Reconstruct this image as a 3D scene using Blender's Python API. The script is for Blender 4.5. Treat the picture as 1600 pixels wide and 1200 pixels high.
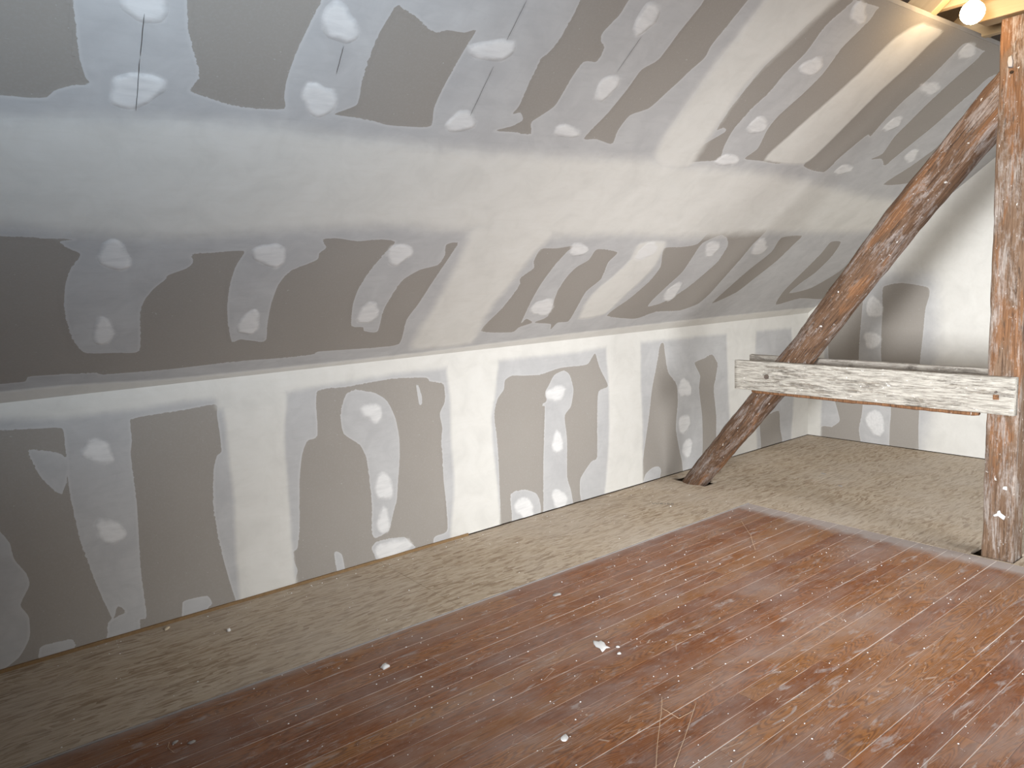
import bpy, bmesh, math, random
import numpy as np
from mathutils import Vector, Matrix, noise as mnoise

for o in list(bpy.data.objects): bpy.data.objects.remove(o)
S = bpy.context.scene
COL = S.collection
R = math.radians

# ------------------------------------------------------------------ camera
cam = bpy.data.objects.new('camera', bpy.data.cameras.new('camera')); COL.objects.link(cam)
cam.data.sensor_fit = 'HORIZONTAL'; cam.data.sensor_width = 36; cam.data.lens = 26.1685
cam.data.clip_start = .05; cam.data.clip_end = 100
_r, _u, _b = [0.785666, -0.616783, -0.048031], [0.118823, 0.074253, 0.990135], [-0.607132, -0.783623, 0.131626]
cam.matrix_world = Matrix(((_r[0], _u[0], _b[0], 0), (_r[1], _u[1], _b[1], 0), (_r[2], _u[2], _b[2], 1.6), (0, 0, 0, 1)))
S.camera = cam

# ------------------------------------------------------------------ world, window light, exposure
W = bpy.data.worlds.new('world'); S.world = W; W.use_nodes = True
W.node_tree.nodes['Background'].inputs[0].default_value = (.75, .87, 1, 1)
W.node_tree.nodes['Background'].inputs[1].default_value = .6
S.view_settings.view_transform = 'Standard'; S.view_settings.look = 'None'
S.view_settings.exposure = 0; S.view_settings.gamma = 1; S.view_settings.use_curve_mapping = False
S.cycles.use_denoising = True
S.cycles.max_bounces = 10; S.cycles.diffuse_bounces = 6; S.cycles.transparent_max_bounces = 24
S.cycles.sample_clamp_indirect = 4

def area(name, loc, target, sx, sy, power, color, spread=180):
    l = bpy.data.lights.new(name, 'AREA'); l.shape = 'RECTANGLE'; l.size = sx; l.size_y = sy
    l.energy = power; l.color = color; l.spread = R(spread)
    o = bpy.data.objects.new(name, l); COL.objects.link(o); o.location = loc
    o.rotation_euler = (Vector(target) - Vector(loc)).to_track_quat('-Z', 'Y').to_euler()
    return o
# daylight: roof window in the opposite slope, gable window behind, unseen bluish roof window high on the left
area('gable_window_light', (-4.0, -.35, 1.55), (6.67, 1.9, 1.1), 1.2, 1.4, 80, (.95, .975, 1.0), 43)
area('roof_window_light', (3.0, -2.5, 1.9), (2.95, 3.9, .45), 1.5, 1.1, 42, (.95, .975, 1.0), 52)
area('end_roof_window_light', (5.6, -1.9, 2.5), (5.6, 2.4, .0), 1.2, 1.2, 30, (.95, .98, 1.0), 95)
area('left_roof_window_light', (.55, -1.5, 2.80), (.5, 2.0, 3.05), .9, .7, 28, (.68, .84, 1.0), 54)

# ------------------------------------------------------------------ node helpers
class NT:
    def __init__(s, name, rough=.9, spec=.2):
        s.m = bpy.data.materials.new(name); s.m.use_nodes = True
        s.t = s.m.node_tree; s.t.nodes.clear()
        s.out = s.t.nodes.new('ShaderNodeOutputMaterial'); s.b = s.t.nodes.new('ShaderNodeBsdfPrincipled')
        s.b.inputs['Roughness'].default_value = rough; s.b.inputs['Specular IOR Level'].default_value = spec
        s.t.links.new(s.b.outputs[0], s.out.inputs[0])
    def n(s, typ, ins=None, **kw):
        nd = s.t.nodes.new('ShaderNode' + typ)
        for k, v in kw.items(): setattr(nd, k, v)
        for k, v in (ins or {}).items():
            sk = nd.inputs[k]
            if isinstance(v, bpy.types.NodeSocket): s.t.links.new(v, sk)
            else: sk.default_value = v
        return nd
    def math(s, op, a, b=0.0, c=0.0): return s.n('Math', {0: a, 1: b, 2: c}, operation=op).outputs[0]
    def noise(s, vec, scale, detail=4, rough=.55, dist=0, o=0):
        return s.n('TexNoise', {'Vector': vec, 'Scale': scale, 'Detail': detail, 'Roughness': rough, 'Distortion': dist}).outputs[o]
    def mapping(s, vec, scale=(1, 1, 1), rot=(0, 0, 0), loc=(0, 0, 0)):
        return s.n('Mapping', {'Vector': vec, 'Scale': scale, 'Rotation': rot, 'Location': loc}).outputs[0]
    def ramp(s, fac, stops, interp='LINEAR'):
        nd = s.n('ValToRGB', {0: fac}); cr = nd.color_ramp; cr.interpolation = interp
        while len(cr.elements) < len(stops): cr.elements.new(.5)
        for e, (p, c) in zip(cr.elements, stops):
            e.position = p; e.color = (c, c, c, 1) if isinstance(c, (int, float)) else tuple(c) + (1,)
        return nd.outputs[0]
    def mix(s, fac, a, b, mode='MIX'):
        nd = s.n('Mix', data_type='RGBA', blend_type=mode)
        for i, v in ((0, fac), (6, a), (7, b)):
            if isinstance(v, bpy.types.NodeSocket): s.t.links.new(v, nd.inputs[i])
            else: nd.inputs[i].default_value = v if i == 0 or len(v) == 4 else tuple(v) + (1,)
        return nd.outputs[2]
    def color(s, c): s.t.links.new(c, s.b.inputs['Base Color'])
    def bump(s, h, strength=.3, dist=.002):
        s.t.links.new(s.n('Bump', {'Height': h, 'Strength': strength, 'Distance': dist}).outputs[0], s.b.inputs['Normal'])
    def pos(s): return s.n('NewGeometry').outputs['Position']
    def obj(s): return s.n('TexCoord').outputs['Object']
    def rnd(s): return s.n('ObjectInfo').outputs['Random']

def paper_color(t, p):
    c = t.mix(t.noise(p, 3, 3), (.298, .272, .242), (.326, .300, .270))
    fib = t.noise(t.mapping(p, (40, 40, 40)), 3, 2)
    c = t.mix(t.ramp(fib, [(.45, 0), (.8, .25)]), c, (.38, .36, .34))
    sc = t.noise(t.mapping(p, (5, 30, 30), rot=(.5, .2, .8)), 2.5, 4, .7)
    c = t.mix(t.ramp(sc, [(.70, 0), (.74, .45)]), c, (.47, .45, .43))
    return t.mix(t.ramp(t.noise(p, 55, 2, .5), [(.74, 0), (.77, .5)]), c, (.5, .48, .46))
def paper_mat():
    t = NT('gypsum_board_paper', .92, .15); t.color(paper_color(t, t.pos())); return t.m
def compound_mat():
    """paper, thin first coat, smoothed thick coat and screw dabs; sd, tk, sp say how far a point lies inside each"""
    t = NT('joint_compound', .88, .22); p = t.pos()
    at = lambda n: t.n('Attribute', attribute_name=n).outputs['Fac']
    n1 = t.noise(p, 60, 3, .6); n2 = t.noise(p, 13, 4, .6); n0 = t.noise(p, 5, 3, .5)
    rag = t.math('MULTIPLY', t.math('SUBTRACT', n1, .5), t.n('MapRange', {0: n0, 1: .45, 2: .62, 3: .004, 4: .022}).outputs[0])
    def al(v, a, b): return t.n('MapRange', {0: v, 1: a, 2: b, 3: 0.0, 4: 1.0}, interpolation_type='SMOOTHSTEP').outputs[0]
    a1 = al(t.math('ADD', at('sd'), rag), -.0015, .0015)
    a2 = al(t.math('ADD', at('tk'), t.math('MULTIPLY', t.math('SUBTRACT', n2, .5), .8)), -.85, .75)
    a3 = al(t.math('ADD', at('sp'), t.math('MULTIPLY', t.math('SUBTRACT', n2, .5), .05)), -.013, .016)
    mot = t.noise(p, 6, 5, .6, .6); sm = t.noise(t.mapping(p, (3, 14, 14)), 3, 4, .6, .4)
    thin = t.mix(t.ramp(mot, [(.3, 0), (.7, 1)]), (.425, .418, .415), (.50, .495, .487))
    thin = t.mix(t.ramp(sm, [(.5, 0), (.75, .4)]), thin, (.40, .39, .385))
    edge = al(at('sd'), .0, .014)
    thin = t.mix(edge, (.50, .492, .484), thin)
    thick = t.mix(t.ramp(mot, [(.3, 0), (.7, 1)]), (.615, .598, .555), (.665, .648, .608))
    thick = t.mix(t.ramp(sm, [(.5, 0), (.8, .5)]), thick, (.60, .575, .53))
    c = t.mix(a1, paper_color(t, p), thin)
    c = t.mix(t.math('MULTIPLY', a2, t.n('MapRange', {0: mot, 1: .2, 2: .5, 3: .86, 4: 1.0}).outputs[0]), c, thick)
    c = t.mix(t.math('MULTIPLY', a3, t.n('MapRange', {0: sm, 1: .4, 2: .7, 3: .95, 4: .6}).outputs[0]), c, (.70, .69, .675))
    t.color(c)
    t.bump(t.math('ADD', t.noise(p, 14, 4), t.math('MULTIPLY', a3, .5)), .22, .004)
    return t.m
def plain(name, c, rough=.8, spec=.3, var=.15, scale=20):
    t = NT(name, rough, spec)
    t.color(t.mix(t.noise(t.obj(), scale, 4), tuple(x * (1 - var) for x in c), tuple(min(1, x * (1 + var)) for x in c))); return t.m

def floorboard_mat():
    t = NT('worn_red_brown_floorboard', .42, .22); p = t.pos(); r = t.rnd()
    off = t.n('CombineXYZ', {0: t.math('MULTIPLY', r, 37), 1: t.math('MULTIPLY', r, 91), 2: 0.0}).outputs[0]
    q = t.n('VectorMath', {0: p, 1: off}, operation='ADD').outputs[0]
    # cathedral grain: rings stretched along the board
    dist = t.noise(t.mapping(q, (.8, 8, 8)), 1.5, 2, .45, .3)
    rings = t.math('FRACT', t.math('MULTIPLY', dist, 36))
    rings = t.math('ABSOLUTE', t.math('SUBTRACT', rings, .5))
    fine = t.noise(t.mapping(q, (6, 160, 160)), 1, 3, .6)
    c = t.ramp(r, [(0, (.215, .070, .022)), (.35, (.285, .10, .028)), (.7, (.33, .138, .040)), (1, (.24, .088, .032))])
    c = t.mix(t.ramp(rings, [(.10, .62), (.32, 0)]), c, (.10, .036, .016))
    c = t.mix(t.ramp(fine, [(.5, 0), (.75, .5)]), c, (.36, .17, .075))
    blotch = t.noise(q, 2.2, 3, .5)
    c = t.mix(t.ramp(blotch, [(.52, 0), (.7, .5)]), c, (.15, .05, .024))
    # plaster dust: broad film, smears along the boards, specks, and a heavier film at the far end and left edge
    film = t.ramp(t.noise(t.mapping(p, (1.1, 2.0, 1)), 1.6, 8, .68), [(.43, .02), (.66, .42)])
    smear = t.ramp(t.noise(t.mapping(p, (2.5, 11, 1), rot=(0, 0, .06)), 2.2, 7, .7, .6), [(.55, 0), (.66, .7)])
    sp = t.ramp(t.noise(p, 48, 3, .6), [(.67, 0), (.72, .75)])
    sep = t.n('SeparateXYZ', {0: p})
    wob = t.math('MULTIPLY', t.math('SUBTRACT', t.noise(p, 7, 5, .6), .5), .22)
    end = t.n('MapRange', {0: t.math('ADD', sep.outputs[0], wob), 1: 4.19, 2: 4.30, 3: 0.0, 4: .88}).outputs[0]
    lft = t.n('MapRange', {0: t.math('ADD', sep.outputs[1], t.math('MULTIPLY', wob, .5)), 1: 2.95, 2: 3.01, 3: 0.0, 4: .55}).outputs[0]
    fine2 = t.ramp(t.noise(t.mapping(p, (6, 12, 1)), 2.0, 9, .78), [(.50, 0), (.66, .34)])
    film = t.math('MAXIMUM', film, fine2)
    d = t.math('MAXIMUM', t.math('MAXIMUM', film, smear), t.math('MAXIMUM', sp, t.math('MAXIMUM', end, lft)))
    c = t.mix(d, c, (.43, .38, .355))
    # long thin scratches
    v = t.n('TexVoronoi', {'Vector': t.mapping(p, (2.2, 26, 1), rot=(0, 0, .5)), 'Scale': 1.3}, feature='DISTANCE_TO_EDGE').outputs[0]
    sc = t.math('MULTIPLY', t.ramp(v, [(0, .8), (.012, 0)]), t.ramp(t.noise(p, 3, 2), [(.52, 0), (.6, 1)]))
    c = t.mix(sc, c, (.55, .44, .36))
    t.color(c)
    t.t.links.new(t.n('MapRange', {0: d, 1: 0.0, 2: .6, 3: .36, 4: .8}).outputs[0], t.b.inputs['Roughness'])
    t.bump(t.math('ADD', t.math('MULTIPLY', rings, .3), t.noise(p, 30, 4)), .25, .0012)
    return t.m
def seam_mat():
    t = NT('plaster_dust_in_joint', .95, .05); p = t.pos()
    f = t.ramp(t.noise(t.mapping(p, (1.6, 9, 1)), 1.5, 4, .6), [(.36, 0), (.50, 1)])
    t.color(t.mix(f, (.22, .10, .055), t.mix(t.noise(p, 12, 3), (.62, .53, .47), (.82, .77, .72)))); return t.m
def chipboard_mat():
    t = NT('strand_board', .8, .2); p = t.pos()
    w = t.noise(p, 2.2, 2, .5, 0, 1)
    pw = t.n('VectorMath', {0: p, 1: t.n('VectorMath', {0: w, 'Scale': .1}, operation='SCALE').outputs[0]}, operation='ADD').outputs[0]
    c = None; cells = []
    for i, (a, sc) in enumerate(((.1, (14, 72, 1)), (.75, (16, 85, 1)), (-.6, (15, 80, 1)))):
        v = t.n('TexVoronoi', {'Vector': t.mapping(pw, sc, rot=(0, 0, a), loc=(i * 7.3, i * 3.1, 0)), 'Scale': 1.0, 'Randomness': 1.0})
        cells.append(t.n('SeparateColor', {0: v.outputs['Color']}).outputs)
    cols = [[(0, (.40, .305, .205)), (.3, (.56, .465, .35)), (.65, (.45, .35, .245)), (.85, (.33, .235, .145)), (1, (.24, .16, .095))]] * 3
    c = t.ramp(cells[0][0], cols[0])
    c = t.mix(t.ramp(cells[1][1], [(.55, 0), (.6, .8)]), c, t.ramp(cells[1][0], cols[1]))
    c = t.mix(t.ramp(cells[2][1], [(.62, 0), (.66, .8)]), c, t.ramp(cells[2][0], cols[2]))
    dark = t.noise(t.mapping(pw, (7, 38, 1), rot=(0, 0, .15)), 2.5, 5, .65)
    c = t.mix(t.ramp(dark, [(.59, 0), (.70, .75)]), c, (.15, .095, .05))
    dust = t.ramp(t.noise(p, 1.1, 7, .62), [(.40, .14), (.66, .58)])
    c = t.mix(dust, c, (.54, .475, .405))
    t.color(c); t.bump(t.math('ADD', cells[0][2], t.math('MULTIPLY', cells[1][2], .7)), .3, .0015)
    return t.m
def timber_mat(name, white, warm, seed, wc=((.40, .36, .34), (.74, .71, .67)), base=((.06, .03, .016), (.17, .085, .042), (.25, .135, .072), (.19, .105, .06))):
    # local z runs along the timber; white = amount of plaster wash, warm = amount of bare orange wood
    t = NT(name, .75, .22); q = t.mapping(t.obj(), loc=(seed, seed * 1.7, seed * .9))
    g = t.noise(t.mapping(q, (60, 60, 3.2)), 1.6, 6, .7, .5)
    c = t.ramp(g, list(zip((.32, .45, .58, .72), base)))
    bn = t.noise(t.mapping(q, (9, 9, 1.5)), 1.2, 6, .6, .6)
    bare = t.ramp(bn, [(.60 - warm * .15, 0), (.64 - warm * .13, .9)])
    c = t.mix(bare, c, t.ramp(t.noise(t.mapping(q, (80, 80, 3)), 1.5, 4, .6), [(.35, (.13, .062, .03)), (.65, (.29, .145, .07))]))
    dk = t.ramp(t.noise(t.mapping(q, (34, 34, 4)), 1.6, 7, .75, .4), [(.56, 0), (.66, .85)])
    c = t.mix(dk, c, (.045, .03, .022))
    w = t.noise(t.mapping(q, (7, 7, 1.7)), 2.0, 9, .72, .5)
    w2 = t.noise(t.mapping(q, (110, 110, 9)), 1.3, 6, .72)
    w3 = t.noise(t.mapping(q, (60, 60, 40)), 1.3, 4, .7)
    m = t.math('ADD', t.math('ADD', t.math('MULTIPLY', w, .66), t.math('MULTIPLY', w2, .20)), t.math('MULTIPLY', w3, .14))
    lo = .60 - .22 * white
    c = t.mix(t.ramp(m, [(lo, 0), (lo + .09, .5 + .42 * white)]), c, t.mix(t.ramp(w2, [(.35, 0), (.6, 1)]), *wc))
    sp = t.ramp(t.noise(t.mapping(q, (1, 1, .6)), 55, 4, .65), [(.665, 0), (.70, .9)])
    c = t.mix(sp, c, (.86, .85, .82))
    t.color(c); t.bump(t.math('ADD', g, t.math('MULTIPLY', w2, .9)), .8, .006)
    return t.m
def clean_wood(name, a, b):
    t = NT(name, .6, .3); q = t.obj()
    t.color(t.mix(t.noise(t.mapping(q, (30, 2, 30)), 2, 5, .6, .5), a, b)); return t.m

M = dict(
    paper=paper_mat(),
    coat=compound_mat(),
    board=floorboard_mat(), osb=chipboard_mat(),
    seam=seam_mat(),
    sub=plain('dark_gap_under_floor', (.045, .032, .022), 1, 0),
    crack=plain('dark_grey_crack', (.10, .095, .09), 1, 0),
    batten=clean_wood('raw_batten_wood', (.17, .10, .045), (.30, .19, .09)),
    lath=plain('dusty_grey_lath', (.40, .37, .35), .9, .1, .25, 14),
    white=plain('white_plaster_crumb', (.82, .81, .79), .9, .1, .06),
    beige=plain('beige_wood_shaving', (.62, .52, .38), .8, .2, .1),
    straw=plain('pale_straw', (.66, .50, .34), .7, .2, .1),
    post=timber_mat('hewn_post_timber', .54, .5, 3.0, ((.22, .185, .16), (.47, .42, .38)), ((.05, .032, .022), (.15, .09, .055), (.22, .14, .09), (.17, .11, .072))),
    brace=timber_mat('round_brace_timber', .50, .30, 11.0, ((.18, .15, .135), (.40, .355, .33)), ((.035, .022, .016), (.105, .058, .034), (.165, .095, .056), (.13, .08, .052))),
    rail=timber_mat('whitewashed_rail_timber', .90, -1, 23.0, ((.22, .20, .17), (.60, .565, .50)), ((.05, .045, .04), (.14, .125, .105), (.26, .225, .18), (.19, .165, .13))),
    rail2=timber_mat('grey_rail_timber', .9, -1, 41.0, ((.28, .25, .215), (.50, .46, .41)), ((.05, .045, .04), (.13, .115, .10), (.22, .195, .16), (.17, .145, .12))),
    bark=timber_mat('rough_bark_edge', .12, 1.8, 57.0),
    newwood=clean_wood('new_spruce', (.38, .27, .15), (.50, .37, .22)),
    roof=clean_wood('old_roof_boarding', (.16, .12, .09), (.24, .19, .15)),
    metal=plain('rusty_iron', (.10, .075, .06), .6, .5, .4, 60),
    black=plain('black_lamp_holder', (.03, .03, .03), .5, .4),
)

# ------------------------------------------------------------------ object helpers
def link(name, me, mat=None, parent=None, label=None, cat=None, group=None, kind=None, loc=None):
    o = bpy.data.objects.new(name, me); COL.objects.link(o)
    if mat is not None and me is not None and not me.materials: me.materials.append(mat)
    if parent: o.parent = parent
    if label: o['label'] = label
    if cat: o['category'] = cat
    if group: o['group'] = group
    if kind: o['kind'] = kind
    if loc is not None: o.location = loc
    return o
def mesh(name, verts, faces, smooth=False):
    me = bpy.data.meshes.new(name); me.from_pydata([tuple(map(float, v)) for v in verts], [], faces); me.update()
    if smooth: me.shade_smooth()
    return me
def box_vf(a, b, V, F):
    i = len(V)
    for z in (a[2], b[2]):
        V += [(a[0], a[1], z), (b[0], a[1], z), (b[0], b[1], z), (a[0], b[1], z)]
    F += [(i+3, i+2, i+1, i), (i+4, i+5, i+6, i+7), (i, i+1, i+5, i+4), (i+1, i+2, i+6, i+5), (i+2, i+3, i+7, i+6), (i+3, i, i+4, i+7)]
def box(name, a, b): 
    V, F = [], []; box_vf(a, b, V, F); return mesh(name, V, F)
def prism(name, poly, d):
    """polygon (3-d points, counter-clockwise seen from +d) extruded by the vector -d"""
    n = len(poly); P = [Vector(p) for p in poly]; d = Vector(d)
    V = P + [p - d for p in P]
    F = [tuple(range(n)), tuple(range(2*n-1, n-1, -1))] + [((i+1) % n, i, n+i, n+(i+1) % n) for i in range(n)]
    return mesh(name, V, F)
def loft(name, secs, closed=True):
    """secs: list of rings with the same number of points"""
    V = [p for r in secs for p in r]; n = len(secs[0]); F = []
    for i in range(len(secs)-1):
        for j in range(n):
            a, b = i*n+j, i*n+(j+1) % n; F.append((a, b, b+n, a+n))
    F.append(tuple(reversed(range(n)))); F.append(tuple(range((len(secs)-1)*n, len(secs)*n)))
    return mesh(name, V, F, True)

YW, ZK, ANG, XE, XB, XV = 3.905, 1.2, R(37.65), 6.67, -4.2, -1.6
CA, SA = math.cos(ANG), math.sin(ANG); SMAX = 2.68
PLANES = {'C': ((0, YW, ZK), (1, 0, 0), (0, -CA, SA), (0, -SA, -CA)),
          'K': ((0, YW, 0), (1, 0, 0), (0, 0, 1), (0, -1, 0)),
          'E': ((XE, 0, 0), (0, 1, 0), (0, 0, 1), (-1, 0, 0))}
def onp(pl, u, v, h=0):
    O, U, V, N = PLANES[pl]; return tuple(O[k] + U[k]*u + V[k]*v + N[k]*h for k in range(3))
def zroof(y): return ZK + (YW - abs(y)) * math.tan(ANG)

# ------------------------------------------------------------------ room shell
floor = link('floor', box('floor', (XB, -YW, -.22), (XE, YW, -.03)), M['sub'], kind='structure')
ceiling = link('ceiling', prism('ceiling', [(XB-.05, YW+.04, ZK-.01), (XE+.05, YW+.04, ZK-.01), (XE+.05, YW-2.68*math.cos(R(37.65))+.012, ZK+2.68*math.sin(R(37.65))+.018), (XB-.05, YW-2.68*math.cos(R(37.65))+.012, ZK+2.68*math.sin(R(37.65))+.018)], (0, -.012, -.016)), M['sub'], kind='structure')
wall_left = link('wall_left', box('wall_left', (XB-.05, YW+.018, -.22), (XE+.05, YW+.09, ZK+.02)), M['sub'], kind='structure')
wall_end = link('wall_end', prism('wall_end', [(XE+.06, YW+.06, -.22), (XE+.06, -YW-.06, -.22), (XE+.06, -YW-.06, ZK+.3), (XE+.06, 0, 4.75), (XE+.06, YW+.06, ZK+.3)], (.045, 0, 0)), M['sub'], kind='structure')
T = .0125
def slab_on(pl, u0, u1, v0, v1, name, parent, mat='paper', th=T):
    g = .0008
    P = [onp(pl, u0+g, v0+g), onp(pl, u1-g, v0+g), onp(pl, u1-g, v1-g), onp(pl, u0+g, v1-g)]
    N = Vector(PLANES[pl][3])
    V = [Vector(p) for p in P] + [Vector(p) - N*th for p in P]
    F = [(0, 1, 2, 3), (7, 6, 5, 4), (1, 0, 4, 5), (2, 1, 5, 6), (3, 2, 6, 7), (0, 3, 7, 4)]
    me = mesh(name, V, F)
    bm = bmesh.new(); bm.from_mesh(me); bmesh.ops.recalc_face_normals(bm, faces=bm.faces); bm.to_mesh(me); bm.free()
    return link(name, me, M[mat], parent)
for a, b in ((XB, XV), (XV, -.03), (-.03, 2.37), (2.37, 4.77), (4.77, XE)): slab_on('C', a, b, .004, 1.2, 'drywall_panel', ceiling)
for a, b in ((XB, XV), (XV, .65), (.65, 3.05), (3.05, 5.45), (5.45, XE)): slab_on('C', a, b, 1.2, SMAX, 'drywall_panel', ceiling)
for a, b in ((XB, XV), (XV, -.08), (-.08, 1.30), (1.30, 2.68), (2.68, 4.08), (4.08, 5.48), (5.48, XE)): slab_on('K', a, b, .008, ZK-.002, 'drywall_panel', wall_left)
ys = [-YW, -2.65, -1.4, -.15, 1.1, 2.35, YW]
for a, b in zip(ys, ys[1:]):
    pts = [(b-.001, .007), (a+.001, .007), (a+.001, zroof(a)+.2)] + ([(0, zroof(0)+.2)] if a < 0 < b else []) + [(b-.001, zroof(b)+.2)]
    link('drywall_panel', prism('drywall_panel', [(XE, y, z) for y, z in pts], (-T, 0, 0)), M['paper'], wall_end)
# the rest of the attic, which only bounces light: opposite knee wall and slope, back gable, roof boarding
link('wall_right', box('wall_right', (XB, -YW-.05, 0), (XE, -YW, ZK)), plain('plain_plaster', (.34, .32, .30)), kind='structure')
pw_ = bpy.data.materials['plain_plaster']
link('wall_back', prism('wall_back', [(XB, -YW, 0), (XB, YW, 0), (XB, YW, ZK+.2), (XB, 0, zroof(0)+.25), (XB, -YW, ZK+.2)], (.05, 0, 0)), pw_, kind='structure')
link('ceiling_right', prism('ceiling_right', [(XB, -YW, ZK), (XE, -YW, ZK), (XE, -YW+SMAX*CA, ZK+SMAX*SA), (XB, -YW+SMAX*CA, ZK+SMAX*SA)], (0, SA*.05, -CA*.05)), pw_, kind='structure')
roof = link('roof', None, kind='structure')
for sgn in (1, -1):
    k = 0; s = SMAX - .5
    while s < 5.1:
        e = min(s + .22, 5.15)
        h = .19 + (.004 if k % 2 else 0)
        ab = []
        for q in (s+.002, e-.002): ab.append((sgn*(YW - q*CA + h*SA), ZK + q*SA + h*CA))
        (y0, z0), (y1, z1) = ab
        V = [(XB-.04, y0, z0), (XE+.05, y0, z0), (XE+.05, y1, z1), (XB-.04, y1, z1)]
        V += [(x, y + sgn*SA*.02, z + CA*.02) for x, y, z in V]
        link('roof_board', mesh('roof_board', V, [(0, 1, 2, 3), (7, 6, 5, 4), (0, 4, 5, 1), (1, 5, 6, 2), (2, 6, 7, 3), (3, 7, 4, 0)]), M['roof'], roof)
        s = e; k += 1

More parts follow.
